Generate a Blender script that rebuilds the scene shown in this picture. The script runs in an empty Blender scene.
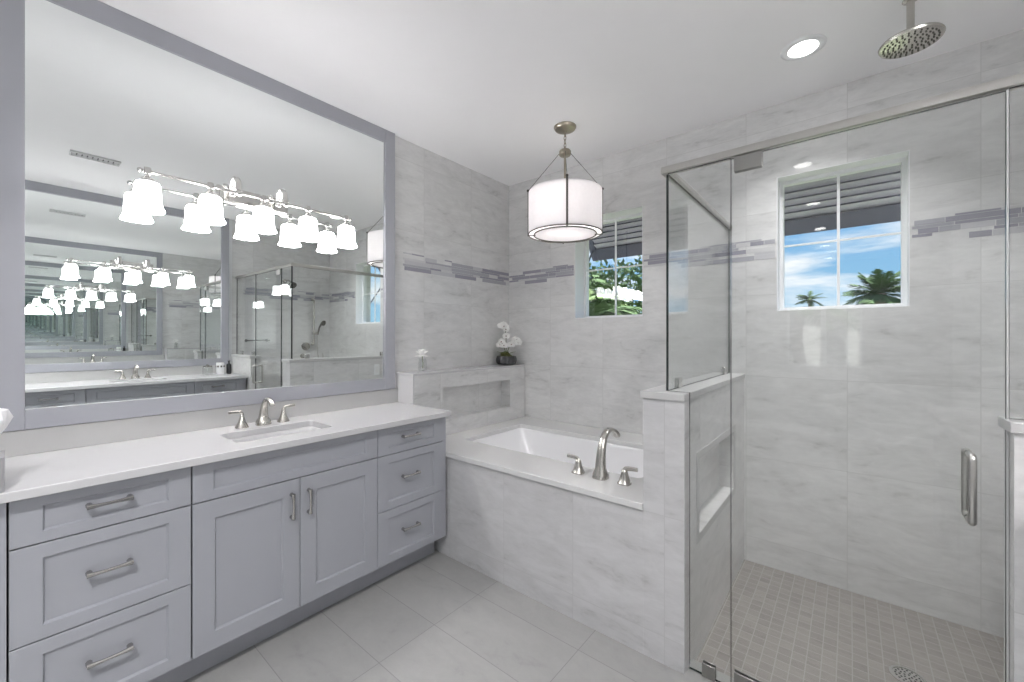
import bpy, bmesh, math, random
from mathutils import Vector, Matrix
C = bpy.context.scene.collection
SC = bpy.context.scene
R = math.radians
PI = math.pi
random.seed(7)

# ------------------------------------------------------------------ camera
cam = bpy.data.objects.new('camera', bpy.data.cameras.new('camera'))
C.objects.link(cam)
cam.location = (2.4243, 0.0, 1.3452)
cam.rotation_euler = (PI / 2, 0, 0.6881)
cam.data.sensor_width = 36.0
cam.data.lens = 411.09 / 1024 * 36.0
cam.data.shift_y = -(341.0 - 337.65) / 1024
cam.data.clip_start = 0.02
cam.data.clip_end = 400
SC.camera = cam

# ------------------------------------------------------------------ view, bounces
SC.view_settings.view_transform = 'Standard'
SC.view_settings.look = 'None'
SC.view_settings.gamma = 1.0
SC.view_settings.use_curve_mapping = False
SC.view_settings.exposure = 1.0
cy = SC.cycles
cy.max_bounces = 20
cy.diffuse_bounces = 6
cy.glossy_bounces = 18
cy.transmission_bounces = 12
cy.transparent_max_bounces = 40
cy.caustics_reflective = False
cy.caustics_refractive = False
cy.sample_clamp_indirect = 6.0

# ------------------------------------------------------------------ sky
world = bpy.data.worlds.new('sky')
SC.world = world
world.use_nodes = True
nt = world.node_tree
nt.nodes.clear()
def N(nt, t, **k):
    n = nt.nodes.new(t)
    for a, v in k.items():
        if a.startswith('i_'):
            n.inputs[a[2:].replace('_', ' ')].default_value = v
        else:
            setattr(n, a, v)
    return n
L = lambda nt, a, b: nt.links.new(a, b)
tc = N(nt, 'ShaderNodeTexCoord')
mp = N(nt, 'ShaderNodeMapping')
mp.inputs['Scale'].default_value = (1.6, 1.6, 6.5)
mp.inputs['Rotation'].default_value = (0, R(14), R(20))
L(nt, tc.outputs['Generated'], mp.inputs['Vector'])
no = N(nt, 'ShaderNodeTexNoise', i_Scale=2.4, i_Detail=7.0, i_Roughness=0.58, i_Distortion=0.35)
L(nt, mp.outputs[0], no.inputs['Vector'])
cr = N(nt, 'ShaderNodeValToRGB')
cr.color_ramp.elements[0].position = 0.47
cr.color_ramp.elements[1].position = 0.64
L(nt, no.outputs[0], cr.inputs[0])
sx = N(nt, 'ShaderNodeSeparateXYZ')
L(nt, tc.outputs['Generated'], sx.inputs[0])
gr = N(nt, 'ShaderNodeValToRGB')
gr.color_ramp.elements[0].position = 0.0
gr.color_ramp.elements[0].color = (0.40, 0.70, 0.92, 1)
gr.color_ramp.elements[1].position = 0.42
gr.color_ramp.elements[1].color = (0.05, 0.31, 0.78, 1)
L(nt, sx.outputs['Z'], gr.inputs[0])
mx = N(nt, 'ShaderNodeMix', data_type='RGBA')
L(nt, cr.outputs[0], mx.inputs['Factor'])
L(nt, gr.outputs[0], mx.inputs['A'])
mx.inputs['B'].default_value = (1.05, 1.08, 1.12, 1)
bg = N(nt, 'ShaderNodeBackground', i_Strength=0.56)
L(nt, mx.outputs['Result'], bg.inputs['Color'])
wo = N(nt, 'ShaderNodeOutputWorld')
L(nt, bg.outputs[0], wo.inputs['Surface'])

# ------------------------------------------------------------------ sun (outdoors only: the windows face north and south)
sun = bpy.data.objects.new('sun', bpy.data.lights.new('sun', 'SUN'))
C.objects.link(sun)
sun.data.energy = 11.0
sun.data.angle = R(1)
sun.rotation_euler = Vector((-.12, -.45, -.88)).to_track_quat('-Z', 'Y').to_euler()

# room dimensions (metres): x from the near mirror wall, y into the room, z up
W, B, H, REAR = 3.36, 2.906, 2.74, -3.6
BT = 0.22           # thickness of the outer walls
CAN_POWER, SHADE_E, PENDANT_W = 20.5, 15.5, 1.6

def area_disk(name, loc, size, power, parent=None):
    l = bpy.data.lights.new(name, 'AREA')
    l.shape = 'DISK'; l.size = size; l.energy = power
    l.color = (1.0, 0.985, 0.995)
    l.spread = R(105) if loc[1] > 0 else R(135) if loc[1] > -1 else R(100)
    o = bpy.data.objects.new(name, l)
    C.objects.link(o)
    if parent:
        o.parent = parent
        loc = Vector(loc) - parent.location
    o.location = loc
    return o

# ------------------------------------------------------------------ materials
MATS = {}
def newmat(name):
    m = bpy.data.materials.new(name); m.use_nodes = True
    nt = m.node_tree
    b = nt.nodes['Principled BSDF']
    MATS[name] = m
    return m, nt, b

def plain(name, col, rough=0.5, metal=0.0, noise=0.0, nscale=40.0, bump=0.0, spec=0.5):
    m, nt, b = newmat(name)
    b.inputs['Roughness'].default_value = rough
    b.inputs['Metallic'].default_value = metal
    b.inputs['Specular IOR Level'].default_value = spec
    b.inputs['Base Color'].default_value = (*col, 1)
    if noise or bump:
        t = N(nt, 'ShaderNodeTexCoord')
        n = N(nt, 'ShaderNodeTexNoise', i_Scale=nscale, i_Detail=4.0)
        L(nt, t.outputs['Object'], n.inputs['Vector'])
        if noise:
            x = N(nt, 'ShaderNodeMix', data_type='RGBA')
            L(nt, n.outputs[0], x.inputs['Factor'])
            x.inputs['A'].default_value = (*[c * (1 - noise) for c in col], 1)
            x.inputs['B'].default_value = (*[min(1, c * (1 + noise)) for c in col], 1)
            L(nt, x.outputs['Result'], b.inputs['Base Color'])
        if bump:
            bp = N(nt, 'ShaderNodeBump', i_Strength=bump, i_Distance=0.002)
            L(nt, n.outputs[0], bp.inputs['Height'])
            L(nt, bp.outputs[0], b.inputs['Normal'])
    return m

def tile(name, size, off, lo, hi, grout, gw, rough, vein=(2.6, 7.5), rot=24, warm=0.0, strength=1.0, rnd=0.03):
    """stone tile laid in a straight grid; UVs are metres"""
    m, nt, b = newmat(name)
    uv = N(nt, 'ShaderNodeTexCoord')
    mp = N(nt, 'ShaderNodeMapping')
    mp.inputs['Location'].default_value = (-off[0] / size[0], -off[1] / size[1], 0)
    mp.inputs['Scale'].default_value = (1 / size[0], 1 / size[1], 1)
    L(nt, uv.outputs['UV'], mp.inputs['Vector'])
    fl = N(nt, 'ShaderNodeVectorMath', operation='FLOOR')
    L(nt, mp.outputs[0], fl.inputs[0])
    fr = N(nt, 'ShaderNodeVectorMath', operation='FRACTION')
    L(nt, mp.outputs[0], fr.inputs[0])
    wn = N(nt, 'ShaderNodeTexWhiteNoise', noise_dimensions='3D')
    L(nt, fl.outputs[0], wn.inputs['Vector'])
    # vein coordinates: metres, turned a little, shifted per tile
    vm = N(nt, 'ShaderNodeMapping')
    vm.inputs['Rotation'].default_value = (0, 0, R(rot))
    vm.inputs['Scale'].default_value = (vein[0], vein[1], 1)
    L(nt, uv.outputs['UV'], vm.inputs['Vector'])
    sh = N(nt, 'ShaderNodeVectorMath', operation='SCALE')
    sh.inputs['Scale'].default_value = 17.0
    L(nt, wn.outputs['Color'], sh.inputs[0])
    ad = N(nt, 'ShaderNodeVectorMath', operation='ADD')
    L(nt, vm.outputs[0], ad.inputs[0]); L(nt, sh.outputs[0], ad.inputs[1])
    n1 = N(nt, 'ShaderNodeTexNoise', i_Scale=1.3, i_Detail=8.0, i_Roughness=0.62, i_Distortion=0.9)
    L(nt, ad.outputs[0], n1.inputs['Vector'])
    n2 = N(nt, 'ShaderNodeTexNoise', i_Scale=6.0, i_Detail=6.0, i_Roughness=0.7, i_Distortion=0.5)
    L(nt, ad.outputs[0], n2.inputs['Vector'])
    s = N(nt, 'ShaderNodeMath', operation='MULTIPLY_ADD')
    L(nt, n2.outputs[0], s.inputs[0]); s.inputs[1].default_value = 0.55
    L(nt, n1.outputs[0], s.inputs[2])
    cr = N(nt, 'ShaderNodeValToRGB')
    e = cr.color_ramp.elements
    e[0].position = 0.50; e[0].color = (*lo, 1)
    e[1].position = 0.92; e[1].color = (*hi, 1)
    k = cr.color_ramp.elements.new(0.66)
    k.color = (*[l + (h - l) * 0.62 for l, h in zip(lo, hi)], 1)
    L(nt, s.outputs[0], cr.inputs[0])
    # little per-tile brightness shift
    br = N(nt, 'ShaderNodeMapRange'); br.inputs['To Min'].default_value = 1 - rnd; br.inputs['To Max'].default_value = 1 + rnd
    L(nt, wn.outputs['Value'], br.inputs['Value'])
    mu = N(nt, 'ShaderNodeVectorMath', operation='SCALE')
    L(nt, cr.outputs[0], mu.inputs[0]); L(nt, br.outputs[0], mu.inputs['Scale'])
    # joints
    sp = N(nt, 'ShaderNodeSeparateXYZ'); L(nt, fr.outputs[0], sp.inputs[0])
    def edge(out, w):
        a = N(nt, 'ShaderNodeMath', operation='PINGPONG'); a.inputs[1].default_value = 0.5
        L(nt, out, a.inputs[0])
        c = N(nt, 'ShaderNodeMath', operation='LESS_THAN'); c.inputs[1].default_value = w
        L(nt, a.outputs[0], c.inputs[0]); return c
    ex = edge(sp.outputs['X'], gw / size[0] / 2); ey = edge(sp.outputs['Y'], gw / size[1] / 2)
    mxx = N(nt, 'ShaderNodeMath', operation='MAXIMUM')
    L(nt, ex.outputs[0], mxx.inputs[0]); L(nt, ey.outputs[0], mxx.inputs[1])
    x = N(nt, 'ShaderNodeMix', data_type='RGBA')
    L(nt, mxx.outputs[0], x.inputs['Factor']); L(nt, mu.outputs[0], x.inputs['A'])
    x.inputs['B'].default_value = (*grout, 1)
    L(nt, x.outputs['Result'], b.inputs['Base Color'])
    b.inputs['Roughness'].default_value = rough
    bp = N(nt, 'ShaderNodeBump', i_Strength=0.25, i_Distance=0.001, invert=True)
    L(nt, mxx.outputs[0], bp.inputs['Height']); L(nt, bp.outputs[0], b.inputs['Normal'])
    return m

def emit(name, col, strength, base=(0.9, 0.9, 0.9)):
    m, nt, b = newmat(name)
    b.inputs['Base Color'].default_value = (*base, 1)
    b.inputs['Emission Color'].default_value = (*col, 1)
    b.inputs['Emission Strength'].default_value = strength
    b.inputs['Roughness'].default_value = 0.35
    return m

def glass(name, tint):
    m, nt, b = newmat(name)
    nt.nodes.remove(b)
    out = nt.nodes['Material Output']
    lw = N(nt, 'ShaderNodeLayerWeight', i_Blend=0.5)
    p = N(nt, 'ShaderNodeMath', operation='POWER'); p.inputs[1].default_value = 5.0
    L(nt, lw.outputs['Facing'], p.inputs[0])
    q = N(nt, 'ShaderNodeMath', operation='MULTIPLY_ADD'); q.inputs[1].default_value = 0.95; q.inputs[2].default_value = 0.042
    L(nt, p.outputs[0], q.inputs[0])
    t = N(nt, 'ShaderNodeBsdfTransparent'); t.inputs[0].default_value = (*tint, 1)
    g = N(nt, 'ShaderNodeBsdfGlossy', i_Roughness=0.0)
    x = N(nt, 'ShaderNodeMixShader')
    L(nt, q.outputs[0], x.inputs[0]); L(nt, t.outputs[0], x.inputs[1]); L(nt, g.outputs[0], x.inputs[2])
    L(nt, x.outputs[0], out.inputs['Surface'])
    return m

def fabric(name, col):
    m, nt, b = newmat(name)
    nt.nodes.remove(b)
    out = nt.nodes['Material Output']
    t = N(nt, 'ShaderNodeTexCoord')
    wv = N(nt, 'ShaderNodeTexNoise', i_Scale=60.0, i_Detail=3.0)
    L(nt, t.outputs['Object'], wv.inputs['Vector'])
    c = N(nt, 'ShaderNodeMix', data_type='RGBA')
    L(nt, wv.outputs[0], c.inputs['Factor'])
    c.inputs['A'].default_value = (*[v * 0.93 for v in col], 1); c.inputs['B'].default_value = (*col, 1)
    d = N(nt, 'ShaderNodeBsdfDiffuse'); tr = N(nt, 'ShaderNodeBsdfTranslucent')
    L(nt, c.outputs['Result'], d.inputs[0]); L(nt, c.outputs['Result'], tr.inputs[0])
    x = N(nt, 'ShaderNodeMixShader'); x.inputs[0].default_value = 0.42
    L(nt, d.outputs[0], x.inputs[1]); L(nt, tr.outputs[0], x.inputs[2])
    L(nt, x.outputs[0], out.inputs['Surface'])
    return m

def mirror_mat(name):
    m, nt, b = newmat(name)
    b.inputs['Base Color'].default_value = (0.912, 0.94, 0.931, 1)
    b.inputs['Metallic'].default_value = 1.0
    b.inputs['Roughness'].default_value = 0.0
    return m

M_ceil = plain('ceiling_paint', (0.92, 0.915, 0.92), 0.9, noise=0.01, nscale=8)
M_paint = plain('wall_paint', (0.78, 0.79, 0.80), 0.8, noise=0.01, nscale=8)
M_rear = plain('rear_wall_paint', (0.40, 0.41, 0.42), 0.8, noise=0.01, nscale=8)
TLO, THI = (0.485, 0.485, 0.478), (0.74, 0.74, 0.735)
M_tile = tile('stone_wall_tile', (0.489, 0.497), (1.924, 0.114), TLO, THI, (0.585, 0.585, 0.575), 0.003, 0.28)
M_tile_side = tile('stone_side_tile', (0.489, 0.497), (B, 0.114), TLO, THI, (0.585, 0.585, 0.575), 0.003, 0.28, rot=-18)
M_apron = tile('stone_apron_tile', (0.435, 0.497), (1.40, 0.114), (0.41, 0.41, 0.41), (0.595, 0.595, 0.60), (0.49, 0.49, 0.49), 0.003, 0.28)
M_floor = tile('floor_tile', (0.60, 0.2925), (0.92, 0.9640), (0.305, 0.305, 0.297), (0.38, 0.38, 0.37), (0.262, 0.262, 0.255), 0.0035, 0.55,
               vein=(3.0, 5.0), rot=35, rnd=0.02)
M_mosaic = tile('shower_mosaic', (0.051, 0.051), (1.922, B), (0.235, 0.216, 0.20), (0.325, 0.302, 0.282), (0.38, 0.365, 0.345), 0.004, 0.5,
                vein=(4, 9), rnd=0.07)
M_quartz = plain('white_quartz', (0.61, 0.61, 0.617), 0.22, noise=0.015, nscale=60)
M_splash = plain('pale_splash', (0.52, 0.52, 0.512), 0.3, noise=0.03, nscale=14)
M_cap = plain('pale_stone_cap', (0.56, 0.56, 0.555), 0.3, noise=0.04, nscale=14)
M_deck = plain('deck_quartz', (0.67, 0.67, 0.665), 0.12, noise=0.02, nscale=30)
M_acryl = plain('white_acrylic', (0.88, 0.88, 0.89), 0.14)
M_cab = plain('grey_lacquer', (0.365, 0.375, 0.407), 0.42, noise=0.01, nscale=20)
M_dark = plain('dark_gap', (0.03, 0.03, 0.035), 0.8)
M_frame = plain('grey_frame_lacquer', (0.385, 0.393, 0.428), 0.4)
M_mirror = mirror_mat('mirror_silver')
M_nick = plain('brushed_nickel', (0.56, 0.54, 0.50), 0.26, 1.0)
M_chrome = plain('polished_chrome', (0.66, 0.65, 0.63), 0.16, 1.0)
M_satin = plain('satin_rail', (0.52, 0.51, 0.485), 0.35, 1.0)
M_hinge = plain('hinge_metal', (0.34, 0.335, 0.32), 0.35, 1.0)
M_pull = plain('dark_nickel_pull', (0.46, 0.45, 0.435), 0.22, 1.0)
M_bronze = plain('champagne_metal', (0.40, 0.36, 0.29), 0.32, 1.0)
M_strap = plain('dark_strap', (0.10, 0.095, 0.085), 0.4, 0.8)
M_shade = emit('lit_opal_glass', (1.0, 0.98, 0.995), SHADE_E)
M_lens = emit('lit_lens', (1.0, 0.98, 0.95), 5.0)
M_bulb = emit('lit_bulb', (1.0, 0.95, 0.88), 14.0)
M_glow = emit('lit_pendant_bulb', (1.0, 0.96, 0.90), 3.0)
M_fabric = fabric('drum_fabric', (0.93, 0.92, 0.93))
M_glass = glass('shower_glass', (0.982, 0.989, 0.985))
M_pane = glass('window_glass', (0.985, 0.99, 0.99))
M_edge = plain('glass_edge', (0.012, 0.02, 0.018), 0.25)
M_seal = plain('clear_seal', (0.55, 0.56, 0.56), 0.3)
M_white = plain('white_vinyl', (0.86, 0.87, 0.88), 0.4)
M_vent = plain('vent_enamel', (0.60, 0.60, 0.60), 0.5)
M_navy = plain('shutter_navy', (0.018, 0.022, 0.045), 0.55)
M_slat_lit = plain('shutter_slat_lit', (0.30, 0.295, 0.32), 0.45)  # paler than the navy shutter: reflected light painted into the slat faces
M_black = plain('black_plastic', (0.015, 0.015, 0.017), 0.4)
M_petal = plain('white_petal', (0.90, 0.90, 0.88), 0.6)
M_stem = plain('green_stem', (0.12, 0.16, 0.05), 0.6)
M_moss = plain('moss', (0.07, 0.075, 0.02), 0.95, noise=0.6, nscale=90)
M_yolk = plain('flower_heart', (0.22, 0.13, 0.12), 0.6)
M_bowl = plain('dark_silver_glaze', (0.10, 0.10, 0.105), 0.18, 0.7, noise=0.5, nscale=25)
M_tissue = plain('white_tissue', (0.88, 0.88, 0.89), 0.9)
M_greybox = plain('grey_box', (0.36, 0.36, 0.37), 0.6)
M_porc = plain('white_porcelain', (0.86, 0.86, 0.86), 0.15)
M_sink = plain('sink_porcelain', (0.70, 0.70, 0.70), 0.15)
M_mauve = [plain('mosaic_mauve', (0.34, 0.335, 0.385), 0.25), plain('mosaic_mid', (0.43, 0.43, 0.47), 0.25),
           plain('mosaic_pale', (0.57, 0.57, 0.59), 0.25), plain('mosaic_white', (0.64, 0.64, 0.645), 0.25)]
M_grass = plain('lawn', (0.115, 0.13, 0.08), 0.95, noise=0.35, nscale=6)
M_frond = plain('palm_frond', (0.075, 0.13, 0.045), 0.85, noise=0.35, nscale=3, spec=.15)
M_frond2 = plain('palm_frond_pale', (0.17, 0.24, 0.09), 0.85, noise=0.3, nscale=3, spec=.15)
M_trunk = plain('palm_trunk', (0.22, 0.18, 0.14), 0.9, noise=0.3, nscale=8)
M_stucco = plain('stucco', (0.80, 0.78, 0.73), 0.9, noise=0.04, nscale=5)
M_roof = plain('grey_roof', (0.52, 0.52, 0.52), 0.85, noise=0.15, nscale=6)
M_darkglass = plain('dark_window', (0.05, 0.06, 0.07), 0.1)
M_jar = glass('clear_jar', (0.975, 0.98, 0.98))

# ------------------------------------------------------------------ mesh builder
class MB:
    def __init__(s):
        s.v = []; s.f = []; s.m = []
    def add(s, vs, fs, m=0):
        o = len(s.v); s.v += [tuple(p) for p in vs]
        s.f += [tuple(i + o for i in f) for f in fs]; s.m += [m] * len(fs)
        return s
    def box(s, x0, x1, y0, y1, z0, z1, m=0):
        vs = [(x, y, z) for x in (x0, x1) for y in (y0, y1) for z in (z0, z1)]
        return s.add(vs, [(0, 1, 3, 2), (4, 6, 7, 5), (0, 4, 5, 1), (2, 3, 7, 6), (0, 2, 6, 4), (1, 5, 7, 3)], m)
    def obox(s, c, ax, ay, az, m=0):
        c, ax, ay, az = map(Vector, (c, ax, ay, az))
        vs = [c + a * ax + b * ay + d * az for a in (-1, 1) for b in (-1, 1) for d in (-1, 1)]
        return s.add(vs, [(0, 1, 3, 2), (4, 6, 7, 5), (0, 4, 5, 1), (2, 3, 7, 6), (0, 2, 6, 4), (1, 5, 7, 3)], m)
    def loft(s, loops, cap0=True, cap1=True, m=0):
        n = len(loops[0]); vs = [p for l in loops for p in l]; fs = []
        for k in range(len(loops) - 1):
            for i in range(n):
                j = (i + 1) % n
                fs.append((k * n + i, k * n + j, (k + 1) * n + j, (k + 1) * n + i))
        if cap0: fs.append(tuple(range(n))[::-1])
        if cap1: fs.append(tuple((len(loops) - 1) * n + i for i in range(n)))
        return s.add(vs, fs, m)
    def lathe(s, prof, c, n=28, axis=(0, 0, 1), sq=2.0, cap0=True, cap1=True, m=0, rot=0.0):
        """prof: (radius, height along the axis); sq > 2 squares the section"""
        c = Vector(c); w = Vector(axis).normalized()
        u = w.orthogonal().normalized() if abs(w.z) < 0.99 else Vector((1, 0, 0))
        v = w.cross(u)
        loops = []
        for r, h in prof:
            lp = []
            for i in range(n):
                a = 2 * PI * i / n + rot
                ca, sa = math.cos(a), math.sin(a)
                q = (abs(ca) ** sq + abs(sa) ** sq) ** (-1 / sq)
                lp.append(c + u * (r * ca * q) + v * (r * sa * q) + w * h)
            loops.append(lp)
        return s.loft(loops, cap0, cap1, m)
    def sweep(s, path, radii, n=12, sq=2.0, m=0, up=(0, 0, 1)):
        """tube along path; radii per point: r or (r_side, r_up)"""
        P = [Vector(p) for p in path]; loops = []
        prev = Vector(up)
        for i, p in enumerate(P):
            t = (P[min(i + 1, len(P) - 1)] - P[max(i - 1, 0)]).normalized()
            a = prev - t * prev.dot(t)
            if a.length < 1e-4: a = t.orthogonal()
            a.normalize(); prev = a; b = t.cross(a)
            r = radii[i] if isinstance(radii, list) else radii
            rs, ru = r if isinstance(r, (list, tuple)) else (r, r)
            lp = []
            for k in range(n):
                g = 2 * PI * (k + 0.5) / n; cg, sg = math.cos(g), math.sin(g)
                q = (abs(cg) ** sq + abs(sg) ** sq) ** (-1 / sq)
                lp.append(p + b * (rs * cg * q) + a * (ru * sg * q))
            loops.append(lp)
        return s.loft(loops, True, True, m)
    def ball(s, c, r, n=12, k=8, m=0):
        rx, ry, rz = r if isinstance(r, (list, tuple)) else (r, r, r)
        loops = []
        for j in range(k + 1):
            a = -PI / 2 + PI * (j + 0.02) / (k + 0.04)
            loops.append([(c[0] + rx * math.cos(a) * math.cos(2 * PI * i / n), c[1] + ry * math.cos(a) * math.sin(2 * PI * i / n), c[2] + rz * math.sin(a)) for i in range(n)])
        return s.loft(loops, True, True, m)
    def slab(s, axis, a0, a1, outer, holes=(), m=0):
        """polygon with holes in the plane normal to axis, from a0 to a1"""
        def P(p, a):
            return {'x': (a, p[0], p[1]), 'y': (p[0], a, p[1]), 'z': (p[0], p[1], a)}[axis]
        bm = bmesh.new(); ed = []
        loops = [list(outer)] + [list(h) for h in holes]
        for lp in loops:
            vs = [bm.verts.new(P(p, a0)) for p in lp]
            ed += [bm.edges.new((vs[i], vs[(i + 1) % len(vs)])) for i in range(len(vs))]
        bmesh.ops.triangle_fill(bm, use_beauty=True, use_dissolve=False, edges=ed)
        bm.verts.index_update()
        ai = 'xyz'.index(axis)
        v0 = [tuple(v.co) for v in bm.verts]
        v1 = [tuple(a1 if i == ai else c for i, c in enumerate(p)) for p in v0]
        nv = len(v0)
        fs = [tuple(v.index for v in f.verts) for f in bm.faces]
        fs += [tuple(i + nv for i in f[::-1]) for f in fs]
        o = 0
        for lp in loops:
            k = len(lp)
            for i in range(k):
                j = (i + 1) % k
                fs.append((o + i, o + j, o + j + nv, o + i + nv))
            o += k
        bm.free()
        return s.add(v0 + v1, fs, m)
    def build(s, name, mats, parent=None, bevel=0.0, sharp=35, T=None, kind=None, seg=2, solid=0.0):
        vs = [T(p) for p in s.v] if T else s.v
        if parent is not None:
            o = wloc(parent); vs = [(p[0] - o[0], p[1] - o[1], p[2] - o[2]) for p in vs]
        me = bpy.data.meshes.new(name)
        me.from_pydata([tuple(p) for p in vs], [], s.f)
        mats = mats if isinstance(mats, (list, tuple)) else [mats]
        for q in mats: me.materials.append(q)
        for p, mi in zip(me.polygons, s.m): p.material_index = mi
        bm = bmesh.new(); bm.from_mesh(me)
        bmesh.ops.recalc_face_normals(bm, faces=bm.faces)
        uv = bm.loops.layers.uv.new('UVMap')
        off = wloc(parent) if parent is not None else Vector((0, 0, 0))
        for f in bm.faces:
            n = f.normal; a = max(range(3), key=lambda i: abs(n[i]))
            for l in f.loops:
                p = l.vert.co + off
                l[uv].uv = ((p.y, p.z), (p.x, p.z), (p.x, p.y))[a]
            f.smooth = True
        bm.to_mesh(me); bm.free()
        me.set_sharp_from_angle(angle=R(sharp))
        o = bpy.data.objects.new(name, me); C.objects.link(o)
        if parent is not None: o.parent = parent
        if solid:
            md = o.modifiers.new('solid', 'SOLIDIFY'); md.thickness = solid; md.offset = 0
        if bevel:
            md = o.modifiers.new('bevel', 'BEVEL'); md.width = bevel; md.segments = seg
            md.limit_method = 'ANGLE'; md.angle_limit = R(40)
        if kind: o['kind'] = kind
        return o

def wloc(o):
    v = Vector((0, 0, 0))
    while o is not None:
        v = v + o.location; o = o.parent
    return v

def tag(o, label=None, cat=None, group=None, kind=None):
    if label: o['label'] = label
    if cat: o['category'] = cat
    if group: o['group'] = group
    if kind: o['kind'] = kind
    return o

def thing(name, loc, label, cat, group=None, kind=None):
    o = bpy.data.objects.new(name, None); C.objects.link(o)
    o.location = loc; o.empty_display_size = 0.1
    return tag(o, label, cat, group, kind)

def rrect(u0, u1, v0, v1, r, n=6):
    pts = []
    for cx, cy, a0 in ((u1 - r, v1 - r, 0), (u0 + r, v1 - r, 90), (u0 + r, v0 + r, 180), (u1 - r, v0 + r, 270)):
        for i in range(n + 1):
            a = R(a0 + 90 * i / n); pts.append((cx + r * math.cos(a), cy + r * math.sin(a)))
    return pts
def rect(u0, u1, v0, v1): return [(u0, v0), (u1, v0), (u1, v1), (u0, v1)]
def bez(p0, p1, p2, p3, n=12):
    p0, p1, p2, p3 = map(Vector, (p0, p1, p2, p3))
    return [p0 * (1 - t) ** 3 + p1 * 3 * t * (1 - t) ** 2 + p2 * 3 * t * t * (1 - t) + p3 * t ** 3 for t in [i / n for i in range(n + 1)]]

# ================================================================== THE ROOM
MB().box(0, W, REAR, 1.81, -0.12, 0).build('floor', M_floor, kind='structure')
MB().box(1.914, W, 1.81, B, -0.16, -0.04).build('floor_shower', M_mosaic, kind='structure')
MB().box(-0.15, W + 0.15, REAR - BT, B + BT, H, H + 0.15).build('ceiling', M_ceil, kind='structure')
MB().box(-0.15, 0, REAR, 1.668, 0, H).build('wall_left', M_paint, kind='structure')
MB().box(-0.15, 0, 1.668, B, 0, H).build('wall_left_tiled', M_tile_side, kind='structure')
MB().box(W, W + 0.15, REAR, 1.70, 0, H).build('wall_right', M_paint, kind='structure')
MB().box(W, W + 0.15, 1.70, B, -0.16, H).build('wall_right_tiled', M_tile_side, kind='structure')
WIN = [(0.696, 1.263, 1.50, 2.303), (2.086, 2.660, 1.505, 2.303)]
MB().slab('y', B, B + BT, rect(-0.15, W + 0.15, -0.16, H), [rect(*w) for w in WIN]).build('wall_back', M_tile, kind='structure')
RW = (1.72, 2.55, 0.95, 1.80)
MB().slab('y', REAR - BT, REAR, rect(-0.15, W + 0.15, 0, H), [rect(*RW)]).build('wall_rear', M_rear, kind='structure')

# ---- windows
def window(n, w, y, d, inner, mull, label=None):
    """y: plane of the sash, inner: +1 when the room is towards -y"""
    x0, x1, z0, z1 = w
    r = thing('window_%d' % n, ((x0 + x1) / 2, y, z0), None, None, kind='structure')
    # reveal lining from the sash to the room face
    ya, yb = (B + 0.0005, y - 0.02) if inner > 0 else (y + 0.02, REAR - 0.0005)
    rv = MB()
    for a in ((x0, x0 + .004, z0, z1), (x1 - .004, x1, z0, z1), (x0 + .004, x1 - .004, z0, z0 + .004), (x0 + .004, x1 - .004, z1 - .004, z1)):
        rv.box(a[0], a[1], ya, yb, a[2], a[3])
    rv.build('reveal', M_white, r)
    fw = 0.024
    fr = MB().slab('y', y - 0.02, y + 0.03, rect(x0 + .0005, x1 - .0005, z0 + .0005, z1 - .0005), [rect(x0 + fw, x1 - fw, z0 + fw, z1 - fw)])
    fr.build('window_frame', M_white, r, bevel=0.003)
    mu = MB()
    xm, zm = (x0 + x1) / 2, (z0 + z1) / 2 + 0.0
    mu.box(xm - mull, xm + mull, y - 0.012, y - 0.004, z0 + fw, z1 - fw)
    if n < 3: mu.box(x0 + fw, x1 - fw, y - 0.0125, y - 0.0035, zm - mull * .8, zm + mull * .8)
    mu.build('muntin', M_white, r)
    MB().box(x0 + fw - .002, x1 - fw + .002, y - 0.003, y + 0.003, z0 + fw - .002, z1 - fw + .002).build('pane', M_pane, r)
    return r
window(1, WIN[0], B + 0.165, 0, 1, 0.0065)
window(2, WIN[1], B + 0.115, 0, 1, 0.0065)
window(3, RW, REAR - 0.12, 0, -1, 0.03)

# ---- half wall between tub and shower, with a niche on the shower side
pw = MB().box(1.746, 1.84, 1.704, B - .0005, 0, 1.09)
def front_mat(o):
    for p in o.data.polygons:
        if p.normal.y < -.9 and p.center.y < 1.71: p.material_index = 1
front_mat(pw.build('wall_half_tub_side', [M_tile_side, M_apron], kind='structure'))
NI = (1.905, 2.60, 0.49, 0.815)
MB().slab('x', 1.84, 1.914, rect(1.704, B - .0005, -0.04, 1.09), [rect(*NI)]).build('wall_half_shower_side', [M_tile_side, M_apron], kind='structure')
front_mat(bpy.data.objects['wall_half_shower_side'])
nt_ = MB().slab('x', 1.9142, 1.9172, rect(NI[0] - .035, NI[1] + .035, NI[2] - .035, NI[3] + .035), [rect(*NI)])
nt_.build('trim_1', M_cap, kind='structure', bevel=0.001)
MB().box(1.736, 1.9185, 1.692, B - .0005, 1.09, 1.12).build('trim_2', M_cap, kind='structure', bevel=0.003)
# front stub wall right of the door
MB().box(2.764, W, 1.704, 1.80, -0.04, 1.09).build('wall_shower_stub', M_tile, kind='structure')
MB().box(2.755, W, 1.692, 1.812, 1.09, 1.12).build('trim_3', M_cap, kind='structure', bevel=0.003)
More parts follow.
